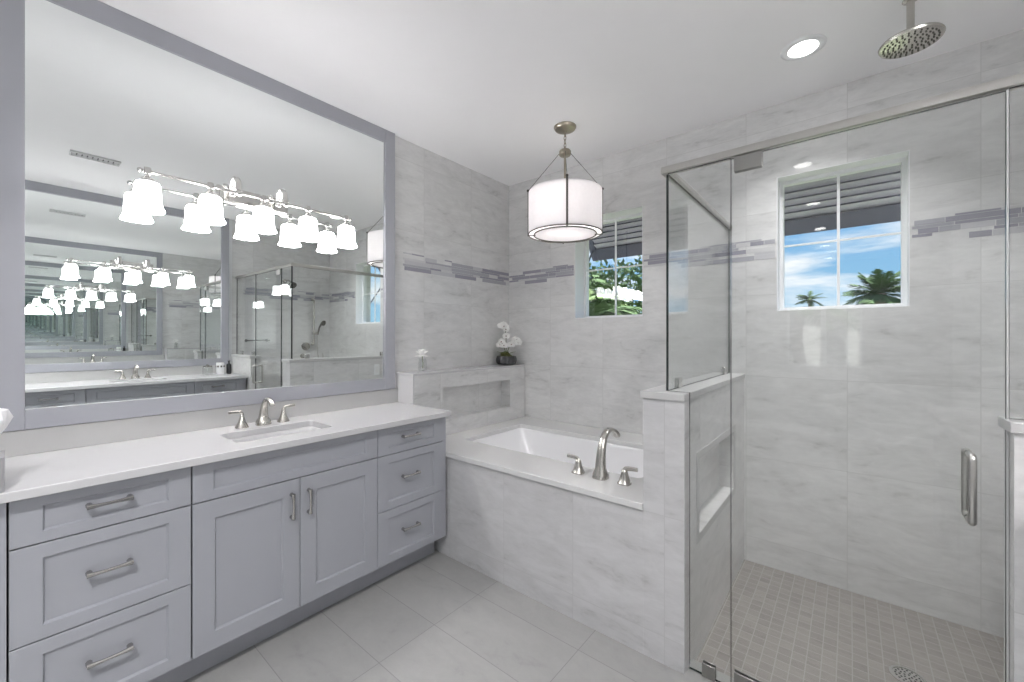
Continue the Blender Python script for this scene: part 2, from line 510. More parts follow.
# ---- ledge along the tub wall with a long niche
LZ, LX, LY = 1.105, 0.182, 1.690
LN = (1.952, 2.70, 0.757, 0.987)
MB().box(0, 0.085, LY + .012, B - .0005, 0.0, LZ - .014).build('wall_ledge_core', M_tile_side, kind='structure')
MB().slab('x', 0.085, LX, rect(LY + .012, B - .0005, 0.0, LZ - .014), [rect(*LN)]).build('wall_ledge_front', M_tile_side, kind='structure')
MB().box(0, LX, LY, LY + .012, 0.9025, LZ - .014).build('trim_4', M_quartz, kind='structure')
MB().box(0, LX + .003, LY - .001, B - .0005, LZ - .014, LZ).build('trim_5', M_quartz, kind='structure', bevel=0.002)

# ---- accent band of stick mosaic (rows of small glass bars set in the tile)
def band(name, u0, u1, place, seed):
    rr = random.Random(seed); mb = MB()
    rows = [(1.822, 1.850), (1.852, 1.866), (1.868, 1.893), (1.895, 1.909), (1.911, 1.936), (1.938, 1.947)]
    for k, (z0, z1) in enumerate(rows):
        u = u0 + (0 if k % 2 else rr.uniform(0, .05))
        while u < u1 - 0.02:
            ln = min(rr.choice([0.075, 0.11, 0.15, 0.20, 0.24]), u1 - u)
            edge = k in (0, 5)
            col = rr.choices([0, 1, 2, 3, None], [3, 3, 2, 1, 7] if edge else [6, 5, 3, 2, 2])[0]
            if col is not None and ln > 0.02:
                place(mb, u, u + ln - .003, z0, z1, col)
            u += ln
    return mb.build(name, M_mauve, kind='structure')
pb = lambda mb, a, b, z0, z1, c: mb.box(a, b, B - .002, B + .001, z0, z1, c)
band('trim_6', 1.744, B - .003, lambda mb, a, b, z0, z1, c: mb.box(-.001, .002, a, b, z0, z1, c), 3)
band('trim_7', 0.004, 0.690, pb, 5)
band('trim_8', 1.270, 2.080, pb, 11)
band('trim_9', 2.668, W - .003, pb, 23)
band('trim_10', 1.82, B - .003, lambda mb, a, b, z0, z1, c: mb.box(W - .002, W + .001, a, b, z0, z1, c), 31)
# baseboards on the painted walls behind the camera
MB().box(0, 0.014, REAR, -0.06, 0, 0.11).build('baseboard_left', M_white, kind='structure', bevel=.003)
MB().box(W - .014, W, REAR, -0.06, 0, 0.11).build('baseboard_right', M_white, kind='structure', bevel=.003)
MB().box(0.014, W - .014, REAR, REAR + .014, 0, 0.11).build('baseboard_rear', M_white, kind='structure', bevel=.003)

# ================================================================== VANITIES
ID = lambda p: p
FL = lambda p: (W - p[0], p[1], p[2])
XC, XF, ZC = 0.5208, 0.563, 0.902         # cabinet face, counter edge, counter height
G = 0.0016

def front_panel(y0, y1, z0, z1, st, rl):
    """shaker front: raised frame round a recessed panel, softened inner edge"""
    mb = MB()
    a, b = XC - .020, XC
    yi0, yi1, zi0, zi1 = y0 + st, y1 - st, z0 + rl, z1 - rl
    e = .005; d = .009
    o = [(y0, z0), (y1, z0), (y1, z1), (y0, z1)]
    i1 = [(yi0, zi0), (yi1, zi0), (yi1, zi1), (yi0, zi1)]
    i2 = [(yi0 + e, zi0 + e), (yi1 - e, zi0 + e), (yi1 - e, zi1 - e), (yi0 + e, zi1 - e)]
    mk = lambda l, x: [(x, p[0], p[1]) for p in l]
    mb.loft([mk(o, a), mk(o, b - .0015), mk([(p[0] + (.0015 if p[0] == y0 else -.0015), p[1] + (.0015 if p[1] == z0 else -.0015)) for p in o], b), mk(i1, b), mk(i2, b - d)])
    return mb

def pull(c, axis):
    """arched bar pull on two square posts; axis 'y' or 'z'"""
    mb = MB(); x, y, z = c; h = .055
    pos = (lambda t, dx: (x + dx, y + t, z)) if axis == 'y' else (lambda t, dx: (x + dx, y, z + t))
    for s in (-1, 1):
        p0, p1 = pos(s * (h - .006), 0), pos(s * (h - .006), .021)
        mb.sweep([p0, p1], [(.0085, .0085), (.007, .007)], 8, 4)
    n = 10; path = []; rad = []
    for i in range(n + 1):
        t = -1 + 2 * i / n
        path.append(pos(t * h, .021 + .003 * (1 - t * t))); rad.append((.0048 + .003 * t * t, .0052 + .0025 * t * t))
    mb.sweep(path, rad, 8, 4, up=(1, 0, 0))
    return mb

def vanity(T, side):
    near = side == 'near'
    sfx = 'under the near counter' if near else 'of the far vanity seen in the mirror'
    D = [('left', -0.0055, 0.4255), ('middle', 0.4305, 1.2105), ('right', 1.2135, 1.6550)]
    words = {'left': 'leftmost grey three-drawer vanity cabinet ', 'middle': 'grey two-door sink base cabinet ', 'right': 'narrower grey three-drawer vanity cabinet nearest the tub end '}
    if not near: words['left'] = 'grey drawer cabinet at the camera end '; words['right'] = 'grey three-drawer cabinet at the shower end '
    for key, y0, y1 in D:
        yc = (y0 + y1) / 2
        r = thing({'left': 'drawer_cabinet', 'middle': 'sink_cabinet', 'right': 'drawer_cabinet'}[key], T((0.26, yc, 0)), words[key] + sfx, 'cabinet')
        ca, cb = y0 - .0014, y1 + .0012
        if key == 'right': cb = 1.683
        car = MB().slab('x', 0.002, XC - .0215, [(ca, .135), (cb, .135), (cb, .871), (cb - .018, .871), (cb - .018, .153), (ca + .018, .153), (ca + .018, .871), (ca, .871)] if key == 'middle' else rect(ca, cb, .135, .871))
        if key == 'middle': car.box(0.002, 0.014, ca + .018, cb - .018, .153, .853)
        car.box(XC - .0212, XC - .0208, ca + .001, cb - (.029 if key == 'right' else .001), .137, .869, 1)
        car.build('carcass', [M_cab, M_dark], r, T=T)
        if key == 'right':
            MB().box(XC - .0212, XC - .004, 1.6572, 1.683, .135, .871).build('filler_strip', M_cab, r, T=T, bevel=.001)
        MB().box(0.39, 0.409, *{'left': (-.0068, .42795), 'middle': (.42805, 1.21195), 'right': (1.21205, 1.683)}[key], 0, .1345).build('toe_kick', M_cab, r, T=T)
        zt = .868
        def dr(z0, z1, name='drawer', yy=(y0, y1), st=.065, rl=.034, h=None, ax='y'):
            p = front_panel(yy[0], yy[1], z0, z1, st, rl).build(name, M_cab, r, T=T)
            if h:
                q = pull((XC - .0005, h[0], h[1]), ax).build('pull', M_pull, p, T=T)
            return p
        if key != 'middle':
            yh = 0.207 if key == 'left' else 1.416
            dr(.7205, zt, h=(yh, .802)); dr(.4255, .7165, rl=.042, h=(yh, .583)); dr(.137, .4215, rl=.042, h=(yh, .292))
        else:
            dr(.7205, zt, name='false_front')
            ym = (y0 + y1) / 2
            dr(.137, .7165, 'door', (y0, ym - .0015), .070, .070, (ym - .037, .604), 'z')
            dr(.137, .7165, 'door', (ym + .0015, y1), .070, .070, (ym + .037, .604), 'z')
    # worktop with an undermount basin
    r = thing('countertop', T((.28, .8, .872)), 'white quartz countertop on the grey cabinets below the mirror' if near else 'white countertop of the far vanity reflected in the mirror', 'countertop')
    hole = rrect(.19, .437, .603, 1.02, .03)
    MB().slab('z', .872, ZC, rect(.001, XF, -.30, 1.688), [hole]).build('worktop', M_quartz, r, T=T, bevel=.003)
    MB().box(.0005, .02, -.30, 1.688, ZC + .0002, .997).build('backsplash', M_splash, r, T=T, bevel=.002)
    # end panel carrying the counter past the cabinets
    r = thing('end_cabinet', T((.26, -.16, 0)), ('plain grey end panel left of the drawers at the picture edge' if near else 'plain grey end panel of the far vanity by the camera'), 'cabinet')
    MB().box(.002, XC - .004, -.296, -.0105, .1, .871).build('carcass', M_cab, r, T=T)
    MB().box(.39, .409, -.296, -.0105, 0, .0995).build('toe_kick', M_cab, r, T=T)
    # basin
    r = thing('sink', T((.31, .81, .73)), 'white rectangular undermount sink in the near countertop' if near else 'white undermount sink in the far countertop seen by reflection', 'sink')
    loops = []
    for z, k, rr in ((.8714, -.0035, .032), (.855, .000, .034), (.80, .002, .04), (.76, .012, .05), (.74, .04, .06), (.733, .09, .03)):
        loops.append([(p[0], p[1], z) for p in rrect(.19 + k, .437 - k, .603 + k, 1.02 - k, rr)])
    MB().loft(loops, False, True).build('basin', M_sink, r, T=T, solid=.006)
    MB().lathe([(.0, .0), (.022, 0), (.022, .003), (.015, .004), (0.0, .004)], (.31, .81, .7365), 20).build('drain', M_nick, r, T=T)
    faucet('basin_faucet', T, (.112, .815, ZC + .0004), (1, 0, 0), (0, 1, 0), .135, .115, .096,
           'brushed nickel widespread faucet behind the near sink' if near else 'brushed nickel faucet on the far countertop seen by reflection', 0.8)

def faucet(name, T, base, fwd, side, h, reach, spread, label, k, hk=1.0, bs=1.45, ss=2.0):
    """flared spout that arcs forward, two flared handles with levers pointing outwards"""
    b = Vector(base); f = Vector(fwd); s = Vector(side); u = Vector((0, 0, 1))
    r = thing(name, T(base), label, 'faucet')
    sp = MB()
    p = [b + u * .0, b + u * .006, b + u * .02 + f * .001]
    p += bez(b + u * .02 + f * .001, b + u * h * .62 - f * .004, b + u * h * 1.12 + f * reach * .18, b + u * h * .985 + f * reach * .66, 12)[1:]
    p += bez(b + u * h * .985 + f * reach * .66, b + u * h * .95 + f * reach * .80, b + u * h * .90 + f * reach * .92, b + u * h * .80 + f * reach, 5)[1:]
    n = len(p); rad = []
    for i in range(n):
        t = i / (n - 1)
        if i < 3: q = (.0110 + .0115 * ss) * (1.06, 1.04, 1.0)[i]; rad.append((q * k * 1.15, q * k * 1.1))
        else:
            w = .019 * (1 - t) + .0125 * t
            w = .0098 + .0115 * ss * (1 - t) ** 3 + .004 * t ** 3
            rad.append((w * k * 1.15, w * k * (1.0 - .25 * t)))
    sp.sweep(p, rad, 16, 3.2, up=f)
    sp.build('spout', M_nick, r, T=T, sharp=50)
    for sg in (-1, 1):
        c = b + s * (sg * spread)
        hb = MB()
        hh = .072 * k / .8 * .95 * hk
        hb.lathe([(.024 * k * bs, 0), (.024 * k * bs, .004), (.0215 * k * bs, .008), (.016 * k * (1 + bs) / 2, hh * .42), (.0115 * k, hh * .8), (.0095 * k, hh), (.006 * k, hh * 1.06)], c, 16, sq=3.2)
        hd = hb.build('handle', M_nick, r, T=T, sharp=50)
        lv = MB()
        q = bez(c + u * hh * .92, c + u * hh * 1.18, c + u * hh * 1.16 + s * sg * .02 * k, c + u * hh * 1.17 + s * sg * .072 * k * hk ** .7, 9)
        lv.sweep(q, [(.0075 * k * (1 - .25 * i / 9) + .002, .0065 * k * (1 - .35 * i / 9)) for i in range(10)], 10, 3, up=f)
        lv.build('lever', M_nick, hd, T=T)

vanity(ID, 'near')
vanity(FL, 'far')

# ---- framed mirrors
def framed_mirror(T, label, ta=0.0, tb=0.0):
    r = thing('wall_mirror', T((0.0, .8, 1.0)), label, 'mirror')
    y0, y1, z0, z1 = -.047, 1.661, .9985, 2.738
    iy0, iy1, iz0, iz1 = .031, 1.585, 1.074, 2.655
    T2 = lambda p: T((p[0] + (p[2] - 1.86) * ta + (p[1] - .8) * tb + (.004 if ta else 0), p[1], p[2]))   # a glass is never hung perfectly plumb
    MB().box(.002, .010, iy0 - .01, iy1 + .01, iz0 - .01, iz1 + .01).build('mirror_glass', M_mirror, r, T=T2)
    for nm, q in (('frame_stile', (y0, iy0, z0, z1)), ('frame_stile', (iy1, y1, z0, z1)), ('frame_rail', (iy0 + .0005, iy1 - .0005, z0, iz0)), ('frame_rail', (iy0 + .0005, iy1 - .0005, iz1, z1))):
        MB().box(.0105, .026, *q).build(nm, M_frame, r, T=T, bevel=.0012)
framed_mirror(ID, 'large mirror in a wide grey frame above the near counter', .0040, -.002)
framed_mirror(FL, 'grey framed mirror on the opposite wall, seen inside the near mirror')

# ---- five-light vanity bars
def vanity_light(T, label):
    r = thing('vanity_light', T((.0105, .808, 2.05)), label, 'lamp')
    MB().box(.0107, .030, .638, .968, 2.012, 2.098).box(.030, .036, .648, .958, 2.022, 2.088).build('backplate', M_chrome, r, T=T, bevel=.004)
    for ya in (.700, .914):
        a = MB()
        pts = bez((.036, ya, 2.055), (.060, ya, 2.150), (.115, ya, 2.160), (.130, ya, 2.060), 12)
        a.sweep(pts, [(.014, .006)] * 13, 12, 2.6, up=(0, 0, 1))
        a.lathe([(.012, -.012), (.016, -.006), (.016, .006), (.012, .012)], (.130, ya, 2.048), 14, axis=(0, 1, 0))
        a.build('arm', M_chrome, r, T=T)
    bar = MB().sweep([(.130, .342, 2.048), (.130, 1.274, 2.048)], .006, 12)
    for ye in (.340, 1.276):
        bar.ball((.130, ye, 2.048), .010)
    bar.build('bar', M_chrome, r, T=T)
    for i in range(5):
        y = .364 + .222 * i
        MB().lathe([(.011, .016), (.013, .006), (.013, -.010), (.009, -.014), (.009, -.022), (.018, -.028), (.031, -.044), (.031, -.0465), (.0, -.0465)], (.130, y, 2.048), 20).build('socket_cap', M_chrome, r, T=T)
        sh = MB().lathe([(a_ * .86, b_ * .88) for a_, b_ in [(.034, 0), (.044, -.004), (.0485, -.014), (.0505, -.04), (.0525, -.08), (.055, -.105), (.059, -.120), (.066, -.132), (.066, -.135), (.057, -.122), (.050, -.10), (.047, -.04), (.042, -.016), (.034, -.006)]],
                        (.130, y, 2.0012), 32, sq=2.7, cap0=False, cap1=False)
        s = sh.build('lamp_shade', M_shade, r, T=T)
        MB().ball((.130, y, 1.945), (.022, .022, .034)).build('bulb', M_bulb, s, T=T)
vanity_light(ID, 'five-light chrome bar fixture with lit white shades on the near mirror')
vanity_light(FL, 'five-light fixture on the opposite mirror, seen only by reflection')

# ================================================================== BATHTUB
tub = thing('bathtub', (.96, 2.3, 0), 'white built-in bathtub with tiled apron and pale stone deck', 'bathtub')
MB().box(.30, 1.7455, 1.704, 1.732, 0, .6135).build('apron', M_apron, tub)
OP = (.355, 1.62, 1.985, 2.625)
MB().slab('z', .614, .644, [(.1825, 1.690), (1.7455, 1.690), (1.7455, B - .001), (.1825, B - .001)], [rrect(*OP, .035)]).build('deck', M_deck, tub, bevel=.003)
loops = []
for z, kx0, kx1, ky, rr in ((.6135, -.006, -.006, -.006, .045), (.600, -.003, -.003, -.003, .045), (.45, .02, .06, .015, .09), (.30, .04, .14, .03, .11), (.235, .07, .20, .05, .12), (.21, .12, .27, .10, .10), (.205, .2, .35, .16, .06)):
    loops.append([(p[0], p[1], z) for p in rrect(OP[0] + kx1, OP[1] - kx0, OP[2] + ky, OP[3] - ky, rr, 8)])
MB().loft(loops, False, True).build('basin', M_acryl, tub, solid=.008)
MB().lathe([(0, 0), (.03, 0), (.03, .004), (.02, .006), (0, .006)], (1.25, 2.31, .2105), 20).build('drain', M_nick, tub)
faucet('tub_faucet', ID, (1.461, 1.868, .6444), (0, 1, 0), (1, 0, 0), .222, .185, .127, 'tall brushed nickel tub faucet with two levers on the tub deck', 1.25, .62, 1.04, 1.2)

# ================================================================== SHOWER GLASS
GY, GXr = 1.7516, 1.829
GZ = 2.034
def gpanel(name, parent, axis, a, poly, holes=()):
    """10 mm glass sheet, polished dark edges"""
    t = .005
    mb = MB().slab(axis, a - t, a + t, poly, holes)
    ai = 'xyz'.index(axis)
    for i, f in enumerate(mb.f):
        vals = {round(mb.v[k][ai], 5) for k in f}
        mb.m[i] = 0 if len(vals) == 1 else 1
    return mb.build(name, [M_glass, M_edge], parent)

def clamp(c, axis, w=.022, h=.045):
    mb = MB(); x, y, z = c
    for s in (-1, 1):
        if axis == 'y': mb.box(x - w, x + w, y + s * .0052 - (.006 if s < 0 else 0), y + s * .0052 + (.006 if s > 0 else 0), z, z + h)
        else: mb.box(x + s * .0052 - (.006 if s < 0 else 0), x + s * .0052 + (.006 if s > 0 else 0), y - w, y + w, z, z + h)
    return mb

fp = thing('fixed_glass_panel', (2.0, GY, 0), 'narrow fixed clear glass panel between half wall and shower door', 'glass panel')
gpanel('pane', fp, 'y', GY, [(1.9205, .003), (2.070, .003), (2.070, GZ), (1.8345, GZ), (1.8345, 1.1215), (1.9205, 1.1215)])
clamp((1.993, GY, .0005), 'y', .024, .055).build('clamp', M_hinge, fp, bevel=.002)
rp = thing('return_glass_panel', (GXr, 2.3, 1.12), 'clear glass panel standing on the half wall beside the tub', 'glass panel')
gpanel('pane', rp, 'x', GXr, rect(1.7575, B - .002, 1.1215, GZ))
for y in (1.90, 2.762):
    clamp((GXr, y, 1.1205), 'x').build('clamp', M_chrome, rp, bevel=.002)
door = thing('shower_door', (2.41, GY, 0), 'frameless clear glass shower door with vertical steel pull', 'door')
gpanel('pane', door, 'y', GY, rect(2.0735, 2.758, .012, GZ - .004))
clamp((2.130, GY, GZ - .0600), 'y', .047, .056).build('hinge', M_hinge, door, bevel=.002)
clamp((2.130, GY, .004), 'y', .047, .072).build('hinge', M_hinge, door, bevel=.002)
hd = MB()
for s in (-1, 1):
    o = s * .046
    p = [(2.689, GY + s * .006, 1.012)] + bez((2.689, GY + s * .03, 1.012), (2.689, GY + o, 1.012), (2.689, GY + o, 1.012), (2.689, GY + o, .985), 6)
    p += bez((2.689, GY + o, .850), (2.689, GY + o, .825), (2.689, GY + o, .825), (2.689, GY + s * .03, .825), 6) + [(2.689, GY + s * .006, .825)]
    hd.sweep(p, 0.0088, 14, up=(1, 0, 0))
hd.build('handle', M_satin, door)
MB().box(2.7585, 2.7625, GY - .006, GY + .006, .012, GZ - .004).build('seal_strip', M_seal, door)
sp = thing('stub_glass_panel', (3.0, GY, 1.12), 'clear glass panel above the short tiled wall right of the door', 'glass panel')
gpanel('pane', sp, 'y', GY, rect(2.7640, W - .002, 1.1215, GZ))
for x in (2.83, 3.18):
    clamp((x, GY, 1.1205), 'y').build('clamp', M_chrome, sp, bevel=.002)
hr = thing('shower_header_rail', (GXr, GY, GZ), 'satin nickel header rail running along the top of the shower glass', 'rail')
def hprof(a, b): return [(a - .019, GZ), (a + .019, GZ), (a + .019, GZ + .018), (a + .012, GZ + .029), (a, GZ + .033), (a - .012, GZ + .029), (a - .019, GZ + .018)]
pf = hprof(0, 0)
MB().loft([[(x, GY + p[0], p[1]) for p in pf] for x in (GXr - .019, W - .0005)]).build('front_rail', M_satin, hr)
MB().loft([[(GXr + p[0], y, p[1]) for p in pf] for y in (GY + .0195, B - .0005)]).build('return_rail', M_satin, hr)

# ---- shower fittings
rh = thing('rain_shower_head', (2.617, 2.35, H), 'round nickel rain shower head hanging from the ceiling', 'shower head')
MB().lathe([(.026, 0), (.026, -.006), (.015, -.012), (.0125, -.02), (.0125, -.122), (.016, -.128), (.016, -.134)], (2.617, 2.35, H - .0005), 24).build('drop_arm', M_nick, rh)
zr = 2.566
MB().lathe([(.016, .040), (.024, .036), (.026, .022), (.042, .016), (.085, .010), (.098, .004), (.101, -.002), (.098, -.008), (.092, -.010), (0, -.010)], (2.617, 2.35, zr), 48).build('spray_plate', M_nick, rh)
nz = MB()
for ring, cnt in ((.018, 6), (.036, 12), (.053, 18), (.069, 24), (.084, 28)):
    for i in range(cnt):
        a = 2 * PI * i / cnt + ring * 9
        nz.lathe([(.0036, 0), (.0028, -.004), (0, -.004)], (2.617 + ring * math.cos(a), 2.35 + ring * math.sin(a), zr - .0098), 6)
nz.build('nozzles', M_strap, rh)

wh = thing('wall_shower_head', (W, 2.30, 2.0), 'wall shower head on a bent arm, seen through the mirrored shower glass', 'shower head')
MB().lathe([(.03, 0), (.03, .006), (.014, .012)], (W - .0005, 2.30, 2.06), 20, axis=(-1, 0, 0)).build('flange', M_nick, wh)
MB().sweep(bez((W - .01, 2.30, 2.06), (W - .10, 2.30, 2.08), (W - .16, 2.30, 2.06), (W - .20, 2.30, 2.02), 8), .009, 10).build('arm', M_nick, wh)
MB().lathe([(.012, 0), (.016, .012), (.045, .030), (.052, .045), (.048, .052), (0, .052)], (W - .198, 2.30, 2.024), 24, axis=(-.7, 0, -.7)).build('head', M_strap, wh)
hs = thing('hand_shower', (W, 2.66, 1.6), 'hand shower on a vertical slide bar, seen through the mirrored glass', 'shower')
sb = MB().sweep([(W - .05, 2.66, 1.22), (W - .05, 2.66, 1.86)], .009, 12)
for z in (1.235, 1.845):
    sb.lathe([(.02, 0), (.02, .006), (.010, .012), (.010, .048)], (W - .0005, 2.66, z), 16, axis=(-1, 0, 0))
sb.build('slide_bar', M_nick, hs)
MB().box(W - .085, W - .036, 2.64, 2.70, 1.36, 1.40).build('holder', M_nick, hs, bevel=.006)
MB().sweep([(W - .075, 2.70, 1.36), (W - .085, 2.72, 1.46), (W - .10, 2.745, 1.52)], [.010, .011, .014], 10).lathe([(.014, -.01), (.036, .012), (.038, .024), (0, .026)], (W - .105, 2.752, 1.525), 18, axis=(-.75, .3, -.2)).build('hand_piece', M_strap, hs)
MB().sweep(bez((W - .07, 2.695, 1.36), (W - .06, 2.70, .75), (W - .06, 2.84, .85), (W - .012, 2.80, 1.10), 18), .006, 8).build('hose', M_satin, hs)
def valve(y, z, label, s):
    v = thing('shower_valve', (W, y, z), label, 'valve')
    MB().lathe([(.055 * s, 0), (.055 * s, .006), (.03 * s, .012), (.024 * s, .05), (0, .052)], (W - .0005, y, z), 24, axis=(-1, 0, 0)).build('escutcheon', M_nick, v)
    MB().sweep([(W - .045, y, z), (W - .055, y - .05 * s, z + .01), (W - .055, y - .085 * s, z + .012)], [.009, .008, .006], 10).build('lever', M_nick, v)
valve(2.572, 1.20, 'larger nickel shower valve at the foot of the slide bar', 1.0)
valve(2.53, 1.07, 'smaller nickel diverter valve low on the shower wall', .6)
tb = thing('grab_bar', (W, 1.88, 1.283), 'short horizontal nickel bar on the shower wall by the front glass', 'bar')
b_ = MB().sweep([(W - .055, 1.83, 1.283), (W - .055, 2.10, 1.283)], .008, 10)
for y in (1.85, 2.08): b_.lathe([(.018, 0), (.018, .006), (.008, .012), (.008, .055)], (W - .0005, y, 1.283), 14, axis=(-1, 0, 0))
b_.build('bar', M_strap, tb)
dr = thing('shower_drain', (2.607, 2.323, -.04), 'round metal drain in the mosaic shower floor', 'drain')
MB().lathe([(.058, .0002), (.058, .003), (.048, .004), (.048, .0022), (0, .0022)], (2.607, 2.323, -.04), 32).build('rim', M_chrome, dr)
gm = MB()
for ring, cnt in ((.012, 5), (.025, 10), (.038, 16)):
    for i in range(cnt):
        a = 2 * PI * i / cnt
        gm.lathe([(.0035, 0), (.0035, .0006)], (2.607 + ring * math.cos(a), 2.323 + ring * math.sin(a), -.0377), 8)
gm.build('grate_holes', M_black, dr)

# ================================================================== LIGHT FITTINGS
px, py = .967, 2.325
pe = thing('pendant_light', (px, py, H), 'white drum pendant lamp with metal straps hanging above the bathtub', 'lamp')
MB().lathe([(.074, 0), (.074, -.006), (.066, -.018), (.045, -.026), (.014, -.030), (.012, -.036), (0, -.036)], (px, py, H - .0003), 32).build('ceiling_canopy', M_bronze, pe)
ch = MB()
z = H - .036
k = 0
while z > 2.600:
    lp = []
    for i in range(13):
        a = 2 * PI * i / 12
        e, f_ = .008 * math.cos(a), .016 * math.sin(a)
        lp.append((px + (e if k % 2 else 0), py + (0 if k % 2 else e), z - .014 + f_))
    ch.sweep(lp, .0024, 6); z -= .024; k += 1
ch.build('chain', M_bronze, pe)
MB().lathe([(.006, .032), (.010, .030), (.010, .022), (.034, .018), (.040, .010), (.040, -.010), (.034, -.018), (.010, -.022), (.0075, -.03), (.0075, -.28), (0, -.28)], (px, py, 2.567), 24).build('hub_stem', M_bronze, pe)
Rd, Z0, Z1 = .241, 2.030, 2.308
prof = [(Rd, Z0), (Rd, Z1), (Rd - .003, Z1), (Rd - .003, Z0)]
MB().lathe(prof + [prof[0]], (px, py, 0), 64, cap0=False, cap1=False).build('drum_shade', M_fabric, pe)
MB().lathe([(Rd - .036, Z0 + .001), (Rd - .036, Z0 + .003), (0, Z0 + .004)], (px, py, 0), 48).build('diffuser', M_fabric, pe)
MB().lathe([(.020, Z1 - .006), (Rd - .004, Z1 - .006), (Rd - .004, Z1 - .008), (.020, Z1 - .008), (.020, Z1 - .006)], (px, py, 0), 48, cap0=False, cap1=False).build('added_top_baffle', M_fabric, pe)  # unseen cover, added to keep the lamp's hot spot off the ceiling
rg = MB()
for r0, z0_ in ((Rd, Z0), (Rd - .036, Z0 - .004)):
    rg.sweep([(px + r0 * math.cos(2 * PI * i / 64), py + r0 * math.sin(2 * PI * i / 64), z0_) for i in range(65)], (.0042, .0042), 6)
rg.build('bottom_ring', M_strap, pe)
view_a = math.atan2(0 - py, 2.4243 - px)
for i in range(4):
    a = R(-55) + i * PI / 2
    d = Vector((math.cos(a), math.sin(a), 0)); t = Vector((-d.y, d.x, 0)); c0 = Vector((px, py, 0))
    st = MB().obox(c0 + d * (Rd + .004) + Vector((0, 0, (Z0 + Z1) / 2)), d * .0022, t * .0065, (0, 0, (Z1 - Z0) / 2 + .008))
    st.obox(c0 + d * (Rd - .02) + Vector((0, 0, Z0 - .004)), d * .026, t * .0065, (0, 0, .002))
    st.ball(tuple(c0 + d * (Rd + .004) + Vector((0, 0, Z1 + .016))), .009)
    st.sweep([c0 + d * (Rd + .002) + Vector((0, 0, Z1 + .016)), c0 + d * .036 + Vector((0, 0, 2.566))], .0018, 6)
    st.build('strap', M_strap, pe)
for i in range(3):
    a = 2 * PI * i / 3
    MB().ball((px + .08 * math.cos(a), py + .08 * math.sin(a), 2.19), (.028, .028, .036)).build('bulb', M_glow, pe)
pl = bpy.data.lights.new('pendant_bulb_light', 'POINT'); pl.energy = PENDANT_W; pl.shadow_soft_size = .06; pl.color = (1, .96, .91)
po = bpy.data.objects.new('pendant_bulb_light', pl); C.objects.link(po); po.parent = pe; po.location = (0, 0, 2.19 - H)

CANS = [((2.25, 2.419), 'recessed ceiling light between rain shower head and pendant'), ((2.13, -.55), 'recessed ceiling light just behind the camera'),
        ((2.13, -1.78), 'recessed ceiling light further behind the camera'), ((2.13, -3.02), 'recessed ceiling light near the rear window'),
        ((1.10, .80), 'recessed ceiling light over the aisle between the two vanities') ]
for (x, y), lab in CANS[:4]:
    c = thing('recessed_light', (x, y, H), lab, 'ceiling light', 'recessed ceiling lights')
    MB().lathe([(.060, -.002), (.062, -.0055), (.078, -.0045), (.092, -.0002)], (x, y, H), 40, cap0=False, cap1=False).build('trim_ring', M_white, c, solid=.001)
    MB().lathe([(.061, -.0012), (.061, -.0035), (0, -.0035)], (x, y, H), 36).build('lens', M_lens, c)
    area_disk('recessed_light_beam', (x, y, H - .012), .13, CAN_POWER * (.19 if y > 0 else 1.05 if y > -1 else .6 if y > -2 else .3), c)
vt = thing('ceiling_vent', (2.18, .425, H), 'white slotted air vent in the ceiling, seen in the near mirror', 'vent')
MB().slab('z', H - .014, H - .0003, rect(2.125, 2.235, .285, .565), [rect(2.140, 2.220, .295, .555)]).build('frame', M_vent, vt, bevel=.002)
MB().box(2.140, 2.220, .295, .555, H - .0015, H - .0003).build('backing', M_black, vt)
for i in range(9):
    y = .308 + i * .029
    MB().obox((2.18, y, H - .0085), (.0395, 0, 0), (0, .009, -.0050), (0, .0006, .001)).build('slat', M_vent, vt)

# ================================================================== SMALL THINGS
# tissue box at the left end of the near counter
tx = thing('tissue_box', (.49, -.08, ZC), 'grey tissue box with white tissue at the left end of the counter', 'tissue box')
MB().slab('z', ZC + .0005, ZC + .100, rrect(.432, .556, -.140, -.0135, .008), [rrect(.468, .520, -.11, -.045, .02)]).build('box', M_greybox, tx, bevel=.002)
ts = MB(); rr = random.Random(4)
loops = []
for z, rx, ry in ((.085, .012, .02), (.105, .016, .022), (.14, .020, .028), (.175, .034, .046), (.205, .040, .056), (.230, .034, .050), (.238, .018, .028)):
    lp = []
    for i in range(36):
        a = 2 * PI * i / 36; w = 1 + .16 * math.sin(5 * a + z * 20) + .08 * math.sin(9 * a - z * 50)
        lp.append((.494 + rx * math.cos(a) * w, -.060 + ry * math.sin(a) * w, ZC + z))
    loops.append(lp)
ts.loft(loops, True, True).build('tissue', M_tissue, tx)

